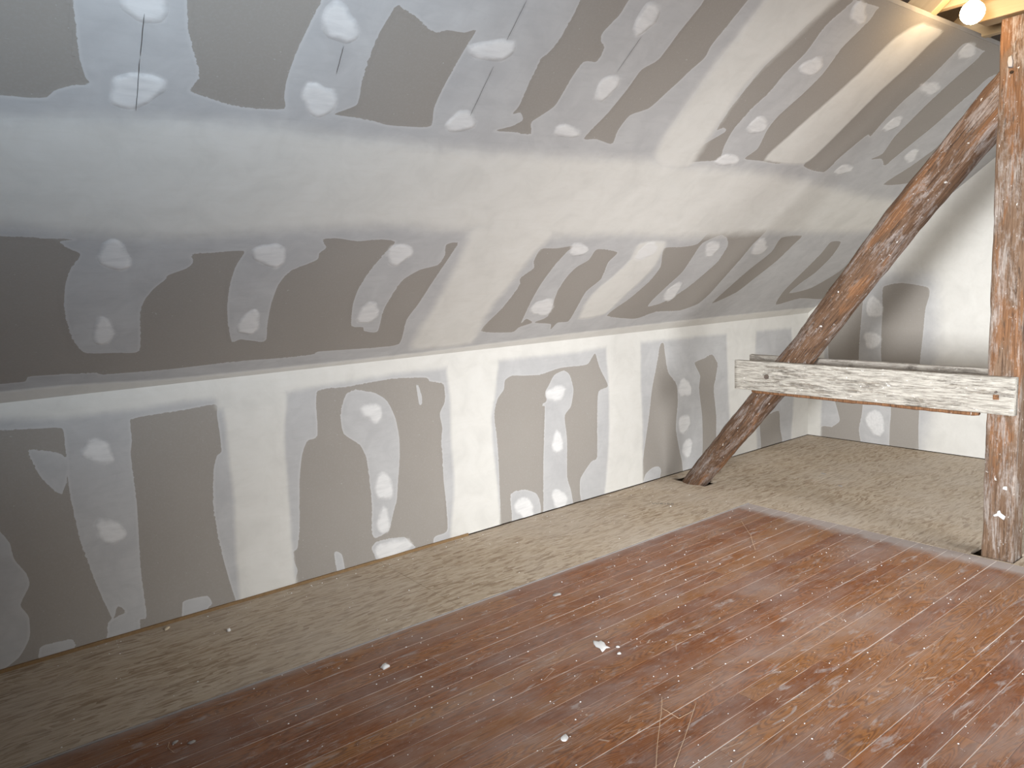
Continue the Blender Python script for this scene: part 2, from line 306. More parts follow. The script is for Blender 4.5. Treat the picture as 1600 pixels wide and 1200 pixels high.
# ------------------------------------------------------------------ joint compound on the boards (outlines in metres on each plane)
PAPER = {"C":[[[0.405,1.973],[0.414,1.904],[0.424,1.814],[0.446,1.735],[0.46,1.713],[0.408,1.698],[0.371,1.677],[0.348,1.648],[0.294,1.641],[0.238,1.64],[-0.228,1.591],[-0.113,2.274],[0.358,2.426]],[[0.684,2.033],[0.701,1.944],[0.726,1.874],[0.752,1.81],[0.754,1.774],[0.736,1.728],[0.783,1.715],[0.862,1.693],[0.943,1.688],[1.051,1.699],[1.038,1.751],[1.03,1.817],[1.034,1.912],[1.047,2.011],[1.064,2.114],[1.096,2.381],[0.64,2.26]],[[1.235,1.7],[1.305,1.747],[1.305,1.789],[1.291,1.858],[1.286,1.974],[1.29,2.048],[1.304,2.122],[1.316,2.152],[1.336,2.143],[1.395,2.124],[1.444,2.098],[1.489,2.082],[1.53,2.1],[1.599,2.103],[1.64,2.123],[1.635,2.068],[1.626,1.986],[1.619,1.866],[1.622,1.777],[1.646,1.693],[1.561,1.68],[1.459,1.677],[1.373,1.691],[1.294,1.696]],[[2.005,2.316],[2.011,2.249],[2.013,2.157],[2.001,2.101],[1.979,2.06],[1.984,2.011],[1.989,1.945],[2.003,1.84],[1.992,1.796],[2.029,1.808],[2.062,1.775],[2.026,1.737],[1.95,1.704],[2.043,1.708],[2.15,1.706],[2.112,1.767],[2.149,1.816],[2.182,1.864],[2.182,1.927],[2.179,2.009],[2.189,2.084],[2.256,2.095],[2.248,2.157],[2.211,2.182],[2.194,2.214],[2.209,2.267],[2.222,2.303],[2.22,2.362],[2.225,2.589],[1.995,2.531]],[[2.592,2.441],[2.595,2.422],[2.58,2.296],[2.577,2.204],[2.566,2.148],[2.516,2.098],[2.512,1.998],[2.495,1.867],[2.455,1.716],[2.53,1.72],[2.65,1.702],[2.626,1.78],[2.633,1.87],[2.719,1.922],[2.756,2.016],[2.784,2.09],[2.798,2.14],[2.829,2.213],[2.813,2.272],[2.819,2.367],[2.827,2.48],[2.842,2.744],[2.581,2.678]],[[3.319,2.597],[3.317,2.527],[3.285,2.371],[3.253,2.24],[3.252,2.107],[3.258,1.981],[3.285,1.862],[3.325,1.879],[3.363,1.854],[3.274,1.755],[3.248,1.643],[3.381,1.654],[3.501,1.678],[3.449,1.764],[3.409,1.876],[3.412,2.001],[3.441,2.116],[3.437,2.222],[3.459,2.35],[3.437,2.488],[3.469,2.594],[3.48,2.632],[3.519,2.826],[3.335,2.782]],[[3.706,2.643],[3.715,2.581],[3.702,2.487],[3.692,2.417],[3.725,2.268],[3.709,2.147],[3.67,2.001],[3.678,1.907],[3.741,1.778],[3.705,1.7],[3.854,1.698],[4.07,1.691],[4.003,1.755],[4.021,1.838],[4.032,1.979],[4.083,2.136],[4.115,2.285],[4.125,2.436],[4.133,2.554],[4.154,2.643],[3.963,2.701]],[[4.369,2.648],[4.378,2.556],[4.375,2.401],[4.348,2.256],[4.344,2.122],[4.34,1.982],[4.336,1.835],[4.313,1.695],[4.594,1.663],[4.606,1.782],[4.631,1.899],[4.657,1.978],[4.705,1.968],[4.681,2.074],[4.67,2.235],[4.698,2.388],[4.694,2.535],[4.685,2.612],[4.703,2.644],[4.488,2.679]],[[4.979,2.632],[4.984,2.567],[4.962,2.416],[4.953,2.255],[4.967,2.068],[4.972,1.991],[5.042,1.859],[4.971,1.803],[5.099,1.819],[5.222,1.767],[5.238,1.837],[5.264,1.962],[5.299,2.127],[5.307,2.303],[5.323,2.414],[5.359,2.529],[5.971,2.657],[5.699,2.755],[5.183,2.707]],[[3.373,2.686],[6.724,2.671],[6.118,2.604],[5.04,2.625],[4.703,2.636],[4.523,2.642],[4.369,2.648],[4.144,2.641],[3.862,2.645],[3.706,2.643],[3.48,2.635],[3.212,2.65]],[[5.467,1.61],[5.569,1.794],[5.628,1.958],[5.604,2.141],[5.598,2.449],[5.924,2.497],[6.056,1.95],[5.964,1.724],[5.766,1.635]],[[-0.318,1.056],[0.227,1.058],[0.366,1.048],[0.446,1.042],[0.403,1.032],[0.426,0.998],[0.47,0.963],[0.444,0.892],[0.428,0.808],[0.426,0.676],[0.442,0.538],[0.472,0.415],[0.506,0.34],[0.539,0.32],[0.634,0.309],[0.731,0.304],[0.716,0.506],[0.707,0.588],[0.714,0.669],[0.742,0.746],[0.781,0.805],[0.785,0.829],[0.853,0.87],[0.873,0.905],[0.86,0.955],[0.958,0.965],[1.065,0.971],[1.049,0.883],[1.046,0.774],[1.061,0.622],[1.091,0.477],[1.139,0.319],[1.175,0.334],[1.232,0.316],[1.29,0.297],[1.308,0.316],[1.282,0.455],[1.265,0.605],[1.265,0.744],[1.298,0.836],[1.401,0.906],[1.399,0.953],[1.422,0.987],[1.388,1.04],[1.448,1.049],[1.56,1.028],[1.618,1.036],[1.688,1.04],[1.754,1.023],[1.726,0.947],[1.696,0.829],[1.681,0.686],[1.695,0.553],[1.748,0.374],[1.822,0.354],[1.842,0.317],[1.929,0.3],[1.892,0.492],[1.894,0.651],[1.911,0.747],[1.978,0.818],[2.066,0.849],[2.074,0.922],[2.044,1.003],[2.109,1.016],[2.106,0.887],[2.096,0.717],[2.089,0.535],[2.074,0.389],[2.122,0.158],[1.972,0.143],[1.637,0.159],[1.596,0.136],[1.397,0.134],[1.214,0.143],[0.873,0.133],[0.597,0.144],[0.568,0.165],[0.428,0.178],[0.312,0.186],[0.298,0.15],[0.209,0.149],[-0.472,0.147]],[[2.679,0.962],[2.793,0.966],[2.905,0.986],[2.89,0.938],[2.874,0.823],[2.878,0.65],[2.904,0.49],[2.934,0.366],[2.966,0.243],[2.978,0.303],[3.061,0.253],[2.973,0.215],[2.945,0.164],[2.671,0.212],[2.712,0.438],[2.718,0.642],[2.682,0.718],[2.73,0.8],[2.692,0.861]],[[3.113,0.956],[3.308,0.925],[3.299,0.832],[3.361,0.672],[3.319,0.554],[3.36,0.379],[3.389,0.23],[3.294,0.226],[3.282,0.149],[3.237,0.219],[3.073,0.252],[3.154,0.311],[3.062,0.572],[3.045,0.712],[3.062,0.799],[3.116,0.861]],[[3.7,0.955],[3.864,0.965],[3.997,0.994],[4.012,1.121],[4.304,1.155],[4.547,1.189],[4.615,1.114],[4.617,0.984],[4.651,0.827],[4.689,0.559],[4.708,0.421],[4.686,0.305],[4.535,0.239],[4.254,0.251],[4.128,0.194],[4.044,0.187],[3.732,0.258],[3.812,0.444],[3.854,0.62],[3.834,0.772]],[[4.883,1.056],[5.123,1.077],[5.139,0.98],[5.146,0.792],[5.099,0.598],[5.049,0.42],[4.868,0.298],[4.876,0.503],[4.9,0.712],[4.949,0.898]],[[5.628,1.006],[5.784,1.005],[5.895,0.835],[5.932,0.632],[5.885,0.483],[5.886,0.353],[6.162,0.405],[6.32,0.615],[6.317,0.866],[6.628,0.558],[6.669,0.221],[6.181,0.26],[5.881,0.193],[5.752,0.397],[5.709,0.673],[5.678,0.87]]],"K":[[[-0.5,1.172],[0.193,1.081],[0.31,1.068],[0.422,1.054],[0.428,0.999],[0.421,0.796],[0.424,0.698],[0.437,0.533],[0.466,0.362],[0.5,0.209],[0.529,0.097],[0.506,0.085],[0.483,-0.184],[0.045,-0.199],[0.044,-0.004],[0.069,0.005],[0.145,0.047],[0.193,0.122],[0.202,0.22],[0.177,0.285],[0.22,0.363],[0.215,0.421],[0.178,0.498],[0.17,0.574],[0.141,0.634],[0.062,0.742],[-0.535,0.905]],[[0.708,1.049],[0.704,0.953],[0.691,0.883],[0.693,0.74],[0.692,0.622],[0.683,0.457],[0.675,0.277],[0.677,0.178],[0.676,0.059],[0.641,0.054],[0.623,-0.17],[1.092,-0.163],[1.108,-0.0],[1.093,0.089],[1.072,0.215],[1.052,0.376],[1.044,0.529],[1.052,0.643],[1.065,0.741],[1.087,0.805],[1.111,0.821],[1.112,0.921],[1.107,1.009],[1.107,1.069],[0.96,1.063],[0.812,1.059]],[[0.535,0.098],[0.558,0.159],[0.591,0.119],[0.556,0.111]],[[1.653,1.066],[1.636,0.822],[1.574,0.8],[1.538,0.73],[1.51,0.587],[1.487,0.322],[1.466,0.216],[1.442,0.197],[1.44,0.127],[1.454,0.082],[1.435,-0.129],[2.325,-0.156],[2.338,0.021],[2.355,0.055],[2.447,0.069],[2.45,0.246],[2.442,0.402],[2.445,0.583],[2.441,0.65],[2.456,0.733],[2.444,0.828],[2.487,0.899],[2.485,1.009],[2.389,1.036],[2.359,1.064],[2.125,1.083],[1.815,1.071]],[[2.968,0.977],[2.953,0.914],[2.896,0.857],[2.863,0.75],[2.876,0.619],[2.88,0.423],[2.876,0.111],[2.875,-0.086],[3.595,-0.122],[3.604,0.07],[3.616,0.178],[3.731,0.282],[3.792,0.304],[3.806,0.612],[3.827,0.791],[3.929,0.821],[3.848,0.964],[3.808,1.077],[3.767,1.043],[3.714,1.002],[3.459,1.006],[3.281,0.98],[3.133,0.988],[3.029,1.0]],[[4.526,1.085],[4.564,1.082],[4.583,0.963],[4.611,0.847],[4.71,0.737],[4.722,0.598],[4.691,0.381],[4.734,0.176],[4.763,0.068],[4.757,-0.176],[4.281,-0.127],[4.283,0.138],[4.302,0.252],[4.371,0.528],[4.417,0.752],[4.467,0.898],[4.501,1.012]],[[4.942,0.89],[5.068,0.915],[5.172,0.938],[5.249,0.859],[5.229,0.751],[5.192,0.64],[5.223,0.403],[5.221,0.308],[5.206,0.012],[5.031,0.045],[5.035,0.2],[5.032,0.431],[4.995,0.665],[5.014,0.776]],[[5.862,0.261],[5.993,0.302],[6.17,0.312],[6.191,0.132],[6.223,0.028],[6.223,-0.239],[5.889,-0.205],[5.88,0.044]]],"E":[[[3.708,1.727],[3.358,1.706],[3.375,1.278],[3.395,1.034],[3.404,0.77],[3.365,0.547],[3.362,0.351],[3.372,0.248],[3.395,0.119],[3.379,-0.115],[3.765,-0.11],[3.766,0.098],[3.656,0.112],[3.581,0.176],[3.594,0.249],[3.633,0.374],[3.685,0.523]],[[3.199,1.389],[3.183,1.433],[3.04,1.457],[2.818,1.412],[2.806,1.342],[2.834,1.229],[2.85,1.0],[2.87,0.746],[2.863,0.423],[2.868,0.207],[2.871,-0.153],[3.098,-0.102],[3.114,0.154],[3.107,0.376],[3.199,0.78],[3.203,0.992],[3.196,1.231]]]}
HOLES = {"C":[[[4.122,1.068],[4.037,1.0],[4.07,0.874],[4.117,0.708],[4.094,0.544],[4.079,0.409],[4.097,0.326],[4.211,0.354],[4.298,0.436],[4.354,0.542],[4.387,0.676],[4.405,0.813],[4.341,0.973],[4.251,1.049],[4.163,1.08]]],"K":[[[0.282,0.977],[0.327,0.966],[0.371,0.955],[0.418,0.926],[0.432,0.869],[0.391,0.751],[0.348,0.796],[0.311,0.863]],[[0.217,-0.02],[0.226,0.064],[0.272,0.069],[0.353,0.06],[0.365,0.024],[0.347,0.002],[0.288,-0.015]],[[0.493,-0.089],[0.509,0.084],[0.569,0.106],[0.641,0.054],[0.642,0.007],[0.63,-0.106]],[[0.833,-0.075],[0.845,0.075],[0.863,0.094],[0.969,0.085],[0.989,0.033],[0.965,0.02],[0.94,-0.077]],[[1.889,1.047],[2.009,1.013],[2.085,0.954],[2.132,0.842],[2.148,0.711],[2.137,0.563],[2.12,0.467],[2.103,0.351],[2.081,0.296],[2.042,0.186],[2.023,0.166],[1.94,0.148],[1.923,0.199],[1.936,0.361],[1.931,0.505],[1.924,0.634],[1.887,0.724],[1.793,0.804],[1.782,0.91],[1.805,0.991],[1.836,1.035]],[[1.914,0.099],[1.972,0.127],[2.133,0.107],[2.165,0.066],[2.212,0.021],[2.165,0.004],[2.069,-0.084],[1.97,-0.056],[1.931,0.035]],[[1.677,0.134],[1.722,0.107],[1.734,0.014],[1.729,-0.046],[1.69,-0.035],[1.683,0.025]],[[2.969,0.197],[3.087,0.203],[3.198,0.148],[3.228,0.044],[3.189,-0.119],[2.961,-0.107],[2.969,0.026]],[[3.339,0.884],[3.403,0.962],[3.494,0.984],[3.548,0.946],[3.579,0.836],[3.548,0.719],[3.484,0.659],[3.499,0.484],[3.485,0.219],[3.517,0.108],[3.536,-0.011],[3.552,-0.209],[3.231,-0.223],[3.25,0.025],[3.268,0.349],[3.299,0.686],[3.303,0.753],[3.269,0.767],[3.322,0.787],[3.314,0.856]],[[4.31,0.065],[4.394,0.106],[4.471,0.102],[4.5,0.059],[4.442,-0.056],[4.276,-0.048]],[[2.288,1.029],[2.305,1.019],[2.323,0.949],[2.319,0.902],[2.301,0.905],[2.293,0.973]]],"E":[]}
THICK = {"C":[["skim_band",0.075,[[-0.244,1.498],[0.236,1.557],[0.483,1.588],[0.762,1.609],[1.087,1.611],[1.477,1.594],[1.973,1.588],[2.487,1.604],[2.912,1.623],[3.384,1.608],[4.046,1.608],[4.783,1.546],[5.704,1.468],[7.068,1.467],[6.909,1.229],[5.764,1.123],[4.646,1.114],[3.866,1.061],[3.263,1.082],[2.724,1.069],[2.181,1.095],[1.652,1.132],[1.088,1.086],[0.73,1.048],[0.228,1.11],[-0.308,1.121]]],["joint_band",0.05,[[2.971,1.692],[2.939,1.909],[2.923,2.161],[2.929,2.328],[2.925,2.513],[2.911,2.761],[3.433,2.892],[3.353,2.589],[3.29,2.379],[3.223,2.155],[3.251,1.968],[3.296,1.722],[3.308,1.602],[3.091,1.586]]],["joint_band",0.05,[[2.152,1.149],[2.17,0.964],[2.194,0.711],[2.207,0.462],[2.201,0.284],[2.241,0.089],[2.655,0.093],[2.619,0.391],[2.64,0.687],[2.653,0.931],[2.681,1.133]]],["joint_band",0.02,[[3.895,1.706],[3.911,1.874],[3.939,1.999],[3.98,2.156],[4.015,2.319],[4.039,2.543],[4.149,2.639],[4.386,2.64],[4.378,2.556],[4.375,2.401],[4.348,2.256],[4.344,2.122],[4.34,1.982],[4.336,1.835],[4.294,1.709]]],["joint_band",0.03,[[3.47,0.257],[3.398,0.516],[3.455,0.705],[3.476,0.857],[3.439,1.004],[3.664,1.014],[3.76,0.806],[3.764,0.658],[3.727,0.479],[3.694,0.284]]],["corner_band",0.018,[[-0.481,0.091],[0.208,0.089],[0.445,0.087],[0.878,0.049],[1.317,0.042],[2.069,0.038],[2.701,0.052],[3.277,0.07],[4.217,0.089],[4.978,0.095],[6.758,0.077],[7.388,-0.195],[0.205,-0.084],[-0.514,-0.101]]]],"K":[["corner_band",0.03,[[-0.493,1.232],[0.198,1.129],[0.437,1.102],[0.702,1.099],[1.088,1.104],[1.129,1.039],[1.454,1.08],[1.637,1.093],[1.829,1.099],[2.162,1.113],[2.526,1.109],[2.929,1.113],[3.618,1.104],[3.875,1.113],[4.29,1.116],[5.072,1.103],[5.799,1.085],[6.867,1.085],[6.864,1.366],[-0.488,1.268]]],["joint_band",0.022,[[1.155,1.169],[1.145,0.97],[1.145,0.767],[1.152,0.56],[1.132,0.286],[1.13,0.057],[1.115,-0.171],[1.428,-0.165],[1.437,0.057],[1.432,0.244],[1.437,0.425],[1.442,0.64],[1.447,0.853],[1.472,1.13]]],["joint_band",0.022,[[2.53,1.165],[2.527,0.923],[2.518,0.595],[2.52,0.344],[2.469,-0.111],[2.845,-0.123],[2.859,0.273],[2.839,0.539],[2.842,0.753],[2.892,0.96],[2.911,1.17]]],["joint_band",0.022,[[3.937,1.169],[3.936,0.835],[3.926,0.447],[3.886,0.159],[3.859,-0.134],[4.264,-0.175],[4.283,0.132],[4.296,0.489],[4.285,0.793],[4.278,1.191]]],["joint_band",0.03,[[5.398,1.214],[5.391,0.772],[5.412,0.375],[5.45,-0.149],[5.808,-0.16],[5.792,0.319],[5.776,0.73],[5.8,1.187]]],["corner_band",0.03,[[6.394,1.208],[6.417,0.782],[6.418,0.413],[6.398,-0.209],[7.004,-0.189],[6.983,1.298]]]],"E":[["corner_band",0.02,[[4.061,1.748],[3.765,1.73],[3.748,1.131],[3.737,0.519],[3.768,0.268],[3.784,-0.24],[4.057,-0.284]]],["skim_band",0.12,[[4.061,1.625],[3.486,1.569],[3.085,1.552],[2.76,1.511],[2.73,1.138],[2.739,0.704],[2.75,0.317],[2.766,-0.307],[0.916,-0.586],[1.127,3.177],[4.065,4.093]]]]}
SPOTS = [["C",[[1.2,2.061],[1.219,2.015],[1.191,1.987],[1.155,1.992],[1.124,1.997],[1.096,2.021],[1.085,2.058],[1.087,2.096],[1.11,2.123],[1.146,2.109],[1.169,2.084]]],["C",[[1.226,1.761],[1.222,1.716],[1.201,1.694],[1.178,1.681],[1.148,1.695],[1.124,1.727],[1.103,1.768],[1.107,1.811],[1.139,1.815],[1.165,1.803],[1.195,1.799]]],["C",[[1.839,2.075],[1.832,2.048],[1.806,2.025],[1.76,2.017],[1.714,2.018],[1.661,2.027],[1.644,2.057],[1.686,2.079],[1.722,2.09],[1.762,2.107],[1.819,2.103]]],["C",[[1.84,1.738],[1.84,1.71],[1.814,1.696],[1.787,1.684],[1.744,1.679],[1.708,1.705],[1.716,1.735],[1.727,1.755],[1.739,1.778],[1.778,1.784],[1.815,1.764]]],["C",[[0.664,1.722],[0.639,1.694],[0.619,1.667],[0.575,1.638],[0.525,1.651],[0.519,1.688],[0.519,1.714],[0.525,1.745],[0.565,1.767],[0.612,1.768],[0.654,1.755]]],["C",[[0.632,2.006],[0.638,1.985],[0.623,1.953],[0.575,1.944],[0.546,1.96],[0.527,1.973],[0.516,1.993],[0.535,2.018],[0.567,2.037],[0.609,2.046],[0.634,2.029]]],["C",[[3.662,2.59],[3.694,2.558],[3.664,2.542],[3.615,2.549],[3.573,2.558],[3.535,2.577],[3.516,2.602],[3.51,2.627],[3.536,2.643],[3.588,2.629],[3.621,2.607]]],["C",[[3.611,2.347],[3.653,2.32],[3.668,2.29],[3.667,2.262],[3.637,2.247],[3.596,2.245],[3.545,2.249],[3.502,2.277],[3.515,2.307],[3.542,2.321],[3.561,2.342]]],["C",[[3.607,1.958],[3.647,1.93],[3.663,1.9],[3.641,1.883],[3.61,1.874],[3.564,1.867],[3.506,1.892],[3.499,1.926],[3.509,1.945],[3.512,1.97],[3.553,1.979]]],["C",[[3.667,1.687],[3.67,1.664],[3.631,1.653],[3.594,1.644],[3.536,1.638],[3.479,1.657],[3.484,1.682],[3.499,1.698],[3.515,1.716],[3.568,1.72],[3.625,1.707]]],["C",[[2.419,2.308],[2.404,2.283],[2.394,2.26],[2.369,2.237],[2.33,2.262],[2.317,2.304],[2.313,2.334],[2.315,2.366],[2.339,2.379],[2.372,2.371],[2.406,2.347]]],["C",[[2.435,1.974],[2.431,1.947],[2.411,1.917],[2.371,1.931],[2.351,1.965],[2.341,1.994],[2.342,2.024],[2.363,2.042],[2.393,2.05],[2.431,2.039],[2.446,2.002]]],["C",[[2.397,1.751],[2.417,1.731],[2.385,1.716],[2.34,1.714],[2.301,1.717],[2.272,1.728],[2.264,1.744],[2.263,1.762],[2.293,1.778],[2.341,1.773],[2.365,1.76]]],["C",[[4.868,2.377],[4.911,2.349],[4.915,2.324],[4.893,2.304],[4.838,2.301],[4.783,2.309],[4.717,2.32],[4.672,2.348],[4.709,2.368],[4.758,2.372],[4.799,2.382]]],["C",[[4.833,2.12],[4.875,2.099],[4.894,2.071],[4.874,2.05],[4.849,2.036],[4.812,2.02],[4.757,2.032],[4.742,2.066],[4.75,2.088],[4.751,2.112],[4.784,2.128]]],["C",[[4.87,1.72],[4.887,1.696],[4.854,1.681],[4.825,1.669],[4.78,1.655],[4.716,1.666],[4.702,1.692],[4.708,1.71],[4.716,1.729],[4.76,1.739],[4.817,1.734]]],["C",[[5.44,1.919],[5.467,1.892],[5.492,1.871],[5.519,1.838],[5.484,1.819],[5.426,1.832],[5.385,1.848],[5.347,1.868],[5.337,1.894],[5.35,1.917],[5.386,1.932]]],["C",[[4.831,2.626],[4.868,2.617],[4.91,2.596],[4.892,2.568],[4.84,2.558],[4.794,2.556],[4.751,2.565],[4.73,2.585],[4.719,2.61],[4.736,2.637],[4.791,2.641]]],["C",[[0.636,0.936],[0.641,0.888],[0.607,0.871],[0.57,0.886],[0.539,0.912],[0.526,0.951],[0.531,0.985],[0.54,1.022],[0.572,1.043],[0.608,1.011],[0.619,0.97]]],["C",[[0.614,0.427],[0.595,0.391],[0.571,0.383],[0.548,0.401],[0.54,0.447],[0.541,0.488],[0.542,0.538],[0.562,0.578],[0.587,0.553],[0.597,0.513],[0.611,0.48]]],["C",[[1.246,0.944],[1.251,0.894],[1.228,0.862],[1.188,0.876],[1.157,0.896],[1.117,0.921],[1.097,0.975],[1.125,1.005],[1.157,1.008],[1.188,1.014],[1.225,0.991]]],["C",[[1.24,0.428],[1.226,0.373],[1.199,0.378],[1.18,0.387],[1.152,0.4],[1.138,0.468],[1.154,0.523],[1.172,0.548],[1.192,0.566],[1.215,0.545],[1.231,0.495]]],["C",[[1.88,0.935],[1.862,0.905],[1.851,0.881],[1.829,0.851],[1.78,0.871],[1.752,0.918],[1.741,0.957],[1.744,0.99],[1.77,1.004],[1.806,1.003],[1.854,0.983]]],["C",[[1.839,0.524],[1.858,0.495],[1.876,0.447],[1.854,0.401],[1.815,0.394],[1.781,0.405],[1.758,0.438],[1.754,0.481],[1.756,0.527],[1.777,0.574],[1.818,0.567]]],["C",[[3.017,0.972],[3.049,0.944],[3.038,0.914],[3.0,0.901],[2.957,0.901],[2.92,0.921],[2.905,0.947],[2.886,0.975],[2.895,1.008],[2.946,1.008],[2.983,0.986]]],["C",[[3.072,0.492],[3.115,0.441],[3.139,0.381],[3.132,0.329],[3.086,0.325],[3.043,0.345],[2.993,0.36],[2.943,0.418],[2.956,0.472],[2.994,0.485],[3.024,0.501]]],["C",[[3.58,1.001],[3.63,0.966],[3.657,0.912],[3.628,0.881],[3.597,0.869],[3.561,0.845],[3.5,0.868],[3.478,0.927],[3.486,0.966],[3.494,1.002],[3.53,1.018]]],["C",[[4.206,1.006],[4.269,0.962],[4.275,0.924],[4.272,0.901],[4.272,0.866],[4.214,0.871],[4.15,0.917],[4.114,0.957],[4.092,0.993],[4.107,1.014],[4.146,1.018]]],["C",[[4.238,0.579],[4.265,0.519],[4.282,0.477],[4.305,0.417],[4.276,0.375],[4.22,0.391],[4.176,0.424],[4.144,0.47],[4.142,0.519],[4.152,0.563],[4.183,0.601]]],["C",[[4.745,1.006],[4.789,0.98],[4.844,0.938],[4.849,0.891],[4.806,0.874],[4.752,0.878],[4.696,0.909],[4.665,0.95],[4.635,0.993],[4.628,1.042],[4.686,1.045]]],["K",[[0.616,0.893],[0.611,0.866],[0.572,0.864],[0.529,0.881],[0.492,0.908],[0.486,0.937],[0.502,0.952],[0.515,0.972],[0.556,0.979],[0.599,0.949],[0.607,0.917]]],["K",[[0.632,0.501],[0.613,0.478],[0.581,0.469],[0.54,0.481],[0.518,0.515],[0.516,0.542],[0.506,0.574],[0.525,0.603],[0.569,0.589],[0.597,0.559],[0.621,0.533]]],["K",[[2.04,0.894],[2.036,0.86],[2.007,0.839],[1.973,0.855],[1.953,0.875],[1.925,0.894],[1.917,0.932],[1.948,0.953],[1.98,0.952],[2.01,0.948],[2.033,0.926]]],["K",[[2.084,0.435],[2.069,0.377],[2.033,0.373],[2.008,0.381],[1.975,0.382],[1.953,0.43],[1.968,0.486],[1.991,0.52],[2.019,0.538],[2.046,0.521],[2.067,0.487]]],["K",[[2.188,0.038],[2.131,0.017],[2.088,0.005],[2.033,-0.01],[1.96,0.009],[1.93,0.047],[1.929,0.081],[1.964,0.105],[2.024,0.105],[2.085,0.1],[2.165,0.081]]],["K",[[3.488,0.824],[3.475,0.804],[3.451,0.781],[3.397,0.782],[3.352,0.803],[3.323,0.831],[3.332,0.858],[3.369,0.869],[3.404,0.882],[3.464,0.885],[3.504,0.854]]],["K",[[3.454,0.469],[3.452,0.43],[3.427,0.408],[3.395,0.406],[3.364,0.425],[3.357,0.467],[3.369,0.498],[3.376,0.532],[3.402,0.564],[3.436,0.543],[3.447,0.501]]],["K",[[3.482,0.049],[3.467,0.017],[3.436,-0.008],[3.386,-0.007],[3.353,0.031],[3.348,0.065],[3.331,0.1],[3.342,0.141],[3.395,0.139],[3.434,0.111],[3.466,0.085]]],["K",[[3.153,0.052],[3.152,0.001],[3.113,-0.029],[3.064,-0.001],[3.039,0.033],[3.002,0.063],[2.989,0.117],[3.028,0.146],[3.073,0.144],[3.114,0.132],[3.143,0.096]]],["K",[[4.9,0.687],[4.887,0.636],[4.838,0.631],[4.804,0.64],[4.763,0.643],[4.731,0.682],[4.741,0.73],[4.768,0.762],[4.805,0.776],[4.841,0.758],[4.87,0.73]]],["K",[[4.876,0.389],[4.843,0.354],[4.816,0.337],[4.785,0.316],[4.748,0.337],[4.732,0.387],[4.733,0.436],[4.757,0.472],[4.791,0.472],[4.823,0.467],[4.865,0.448]]],["K",[[4.889,0.181],[4.878,0.149],[4.858,0.115],[4.82,0.113],[4.786,0.139],[4.762,0.179],[4.771,0.223],[4.801,0.24],[4.826,0.259],[4.869,0.27],[4.9,0.228]]],["K",[[2.044,0.225],[2.039,0.188],[2.019,0.167],[1.994,0.162],[1.969,0.18],[1.965,0.224],[1.978,0.256],[1.985,0.289],[2.006,0.322],[2.032,0.303],[2.04,0.26]]],["E",[[3.201,0.958],[3.215,0.925],[3.242,0.893],[3.297,0.878],[3.337,0.907],[3.343,0.941],[3.362,0.97],[3.354,1.013],[3.298,1.025],[3.251,1.009],[3.216,0.989]]],["E",[[3.17,0.212],[3.164,0.141],[3.198,0.075],[3.251,0.093],[3.28,0.134],[3.317,0.162],[3.336,0.233],[3.301,0.294],[3.255,0.315],[3.21,0.312],[3.181,0.268]]],["E",[[3.191,1.248],[3.198,1.179],[3.243,1.163],[3.276,1.172],[3.314,1.171],[3.345,1.215],[3.341,1.279],[3.318,1.328],[3.282,1.351],[3.247,1.327],[3.221,1.295]]]]
CRACKS = [["C",[0.579,1.971],[0.583,1.833]],["C",[0.582,1.824],[0.59,1.634]],["C",[1.182,1.977],[1.19,1.868]],["C",[1.779,2.272],[1.783,2.108]],["C",[1.785,1.998],[1.796,1.765]],["C",[2.394,2.237],[2.389,2.067]]]
def smooth(poly, k=4):
    P = np.array(poly, float); n = len(P); out = []
    for i in range(n):
        p0, p1, p2, p3 = P[i-1], P[i], P[(i+1) % n], P[(i+2) % n]
        for j in range(k):
            t = j / k
            c = .5*((2*p1) + (p2-p0)*t + (2*p0-5*p1+4*p2-p3)*t*t + (3*p1-p0-3*p2+p3)*t**3)
            out.append(p1 + (p2-p1)*t + .6*(c - (p1 + (p2-p1)*t)))
    return np.array(out)
def sdf(poly, X, Y, far=.12):
    """signed distance, positive inside, clipped at -far"""
    P = np.array(poly); out = np.full(X.shape, -far)
    sel = (X > P[:, 0].min()-far) & (X < P[:, 0].max()+far) & (Y > P[:, 1].min()-far) & (Y < P[:, 1].max()+far)
    if not sel.any(): return out
    x, y = X[sel], Y[sel]; d = np.full(x.shape, 1e9); ins = np.zeros(x.shape, bool)
    Q = np.roll(P, -1, 0)
    for (ax, ay), (bx, by) in zip(P, Q):
        ex, ey = bx-ax, by-ay; L = ex*ex + ey*ey
        if L < 1e-12: continue
        t = np.clip(((x-ax)*ex + (y-ay)*ey)/L, 0, 1)
        d = np.minimum(d, (x-ax-t*ex)**2 + (y-ay-t*ey)**2)
        if ay != by: ins ^= ((ay > y) != (by > y)) & (x < ax + (y-ay)*ex/ey)
    out[sel] = np.where(ins, 1, -1) * np.sqrt(d)
    return np.maximum(out, -far)
SP = {k: [smooth(p) for p in v] for k, v in PAPER.items()}
SH = {k: [smooth(p) for p in v] for k, v in HOLES.items()}
ST = {k: [(fe, smooth(p)) for _, fe, p in v] for k, v in THICK.items()}
SS = {k: [smooth(p, 3) for q, p in SPOTS if q == k] for k in 'CKE'}
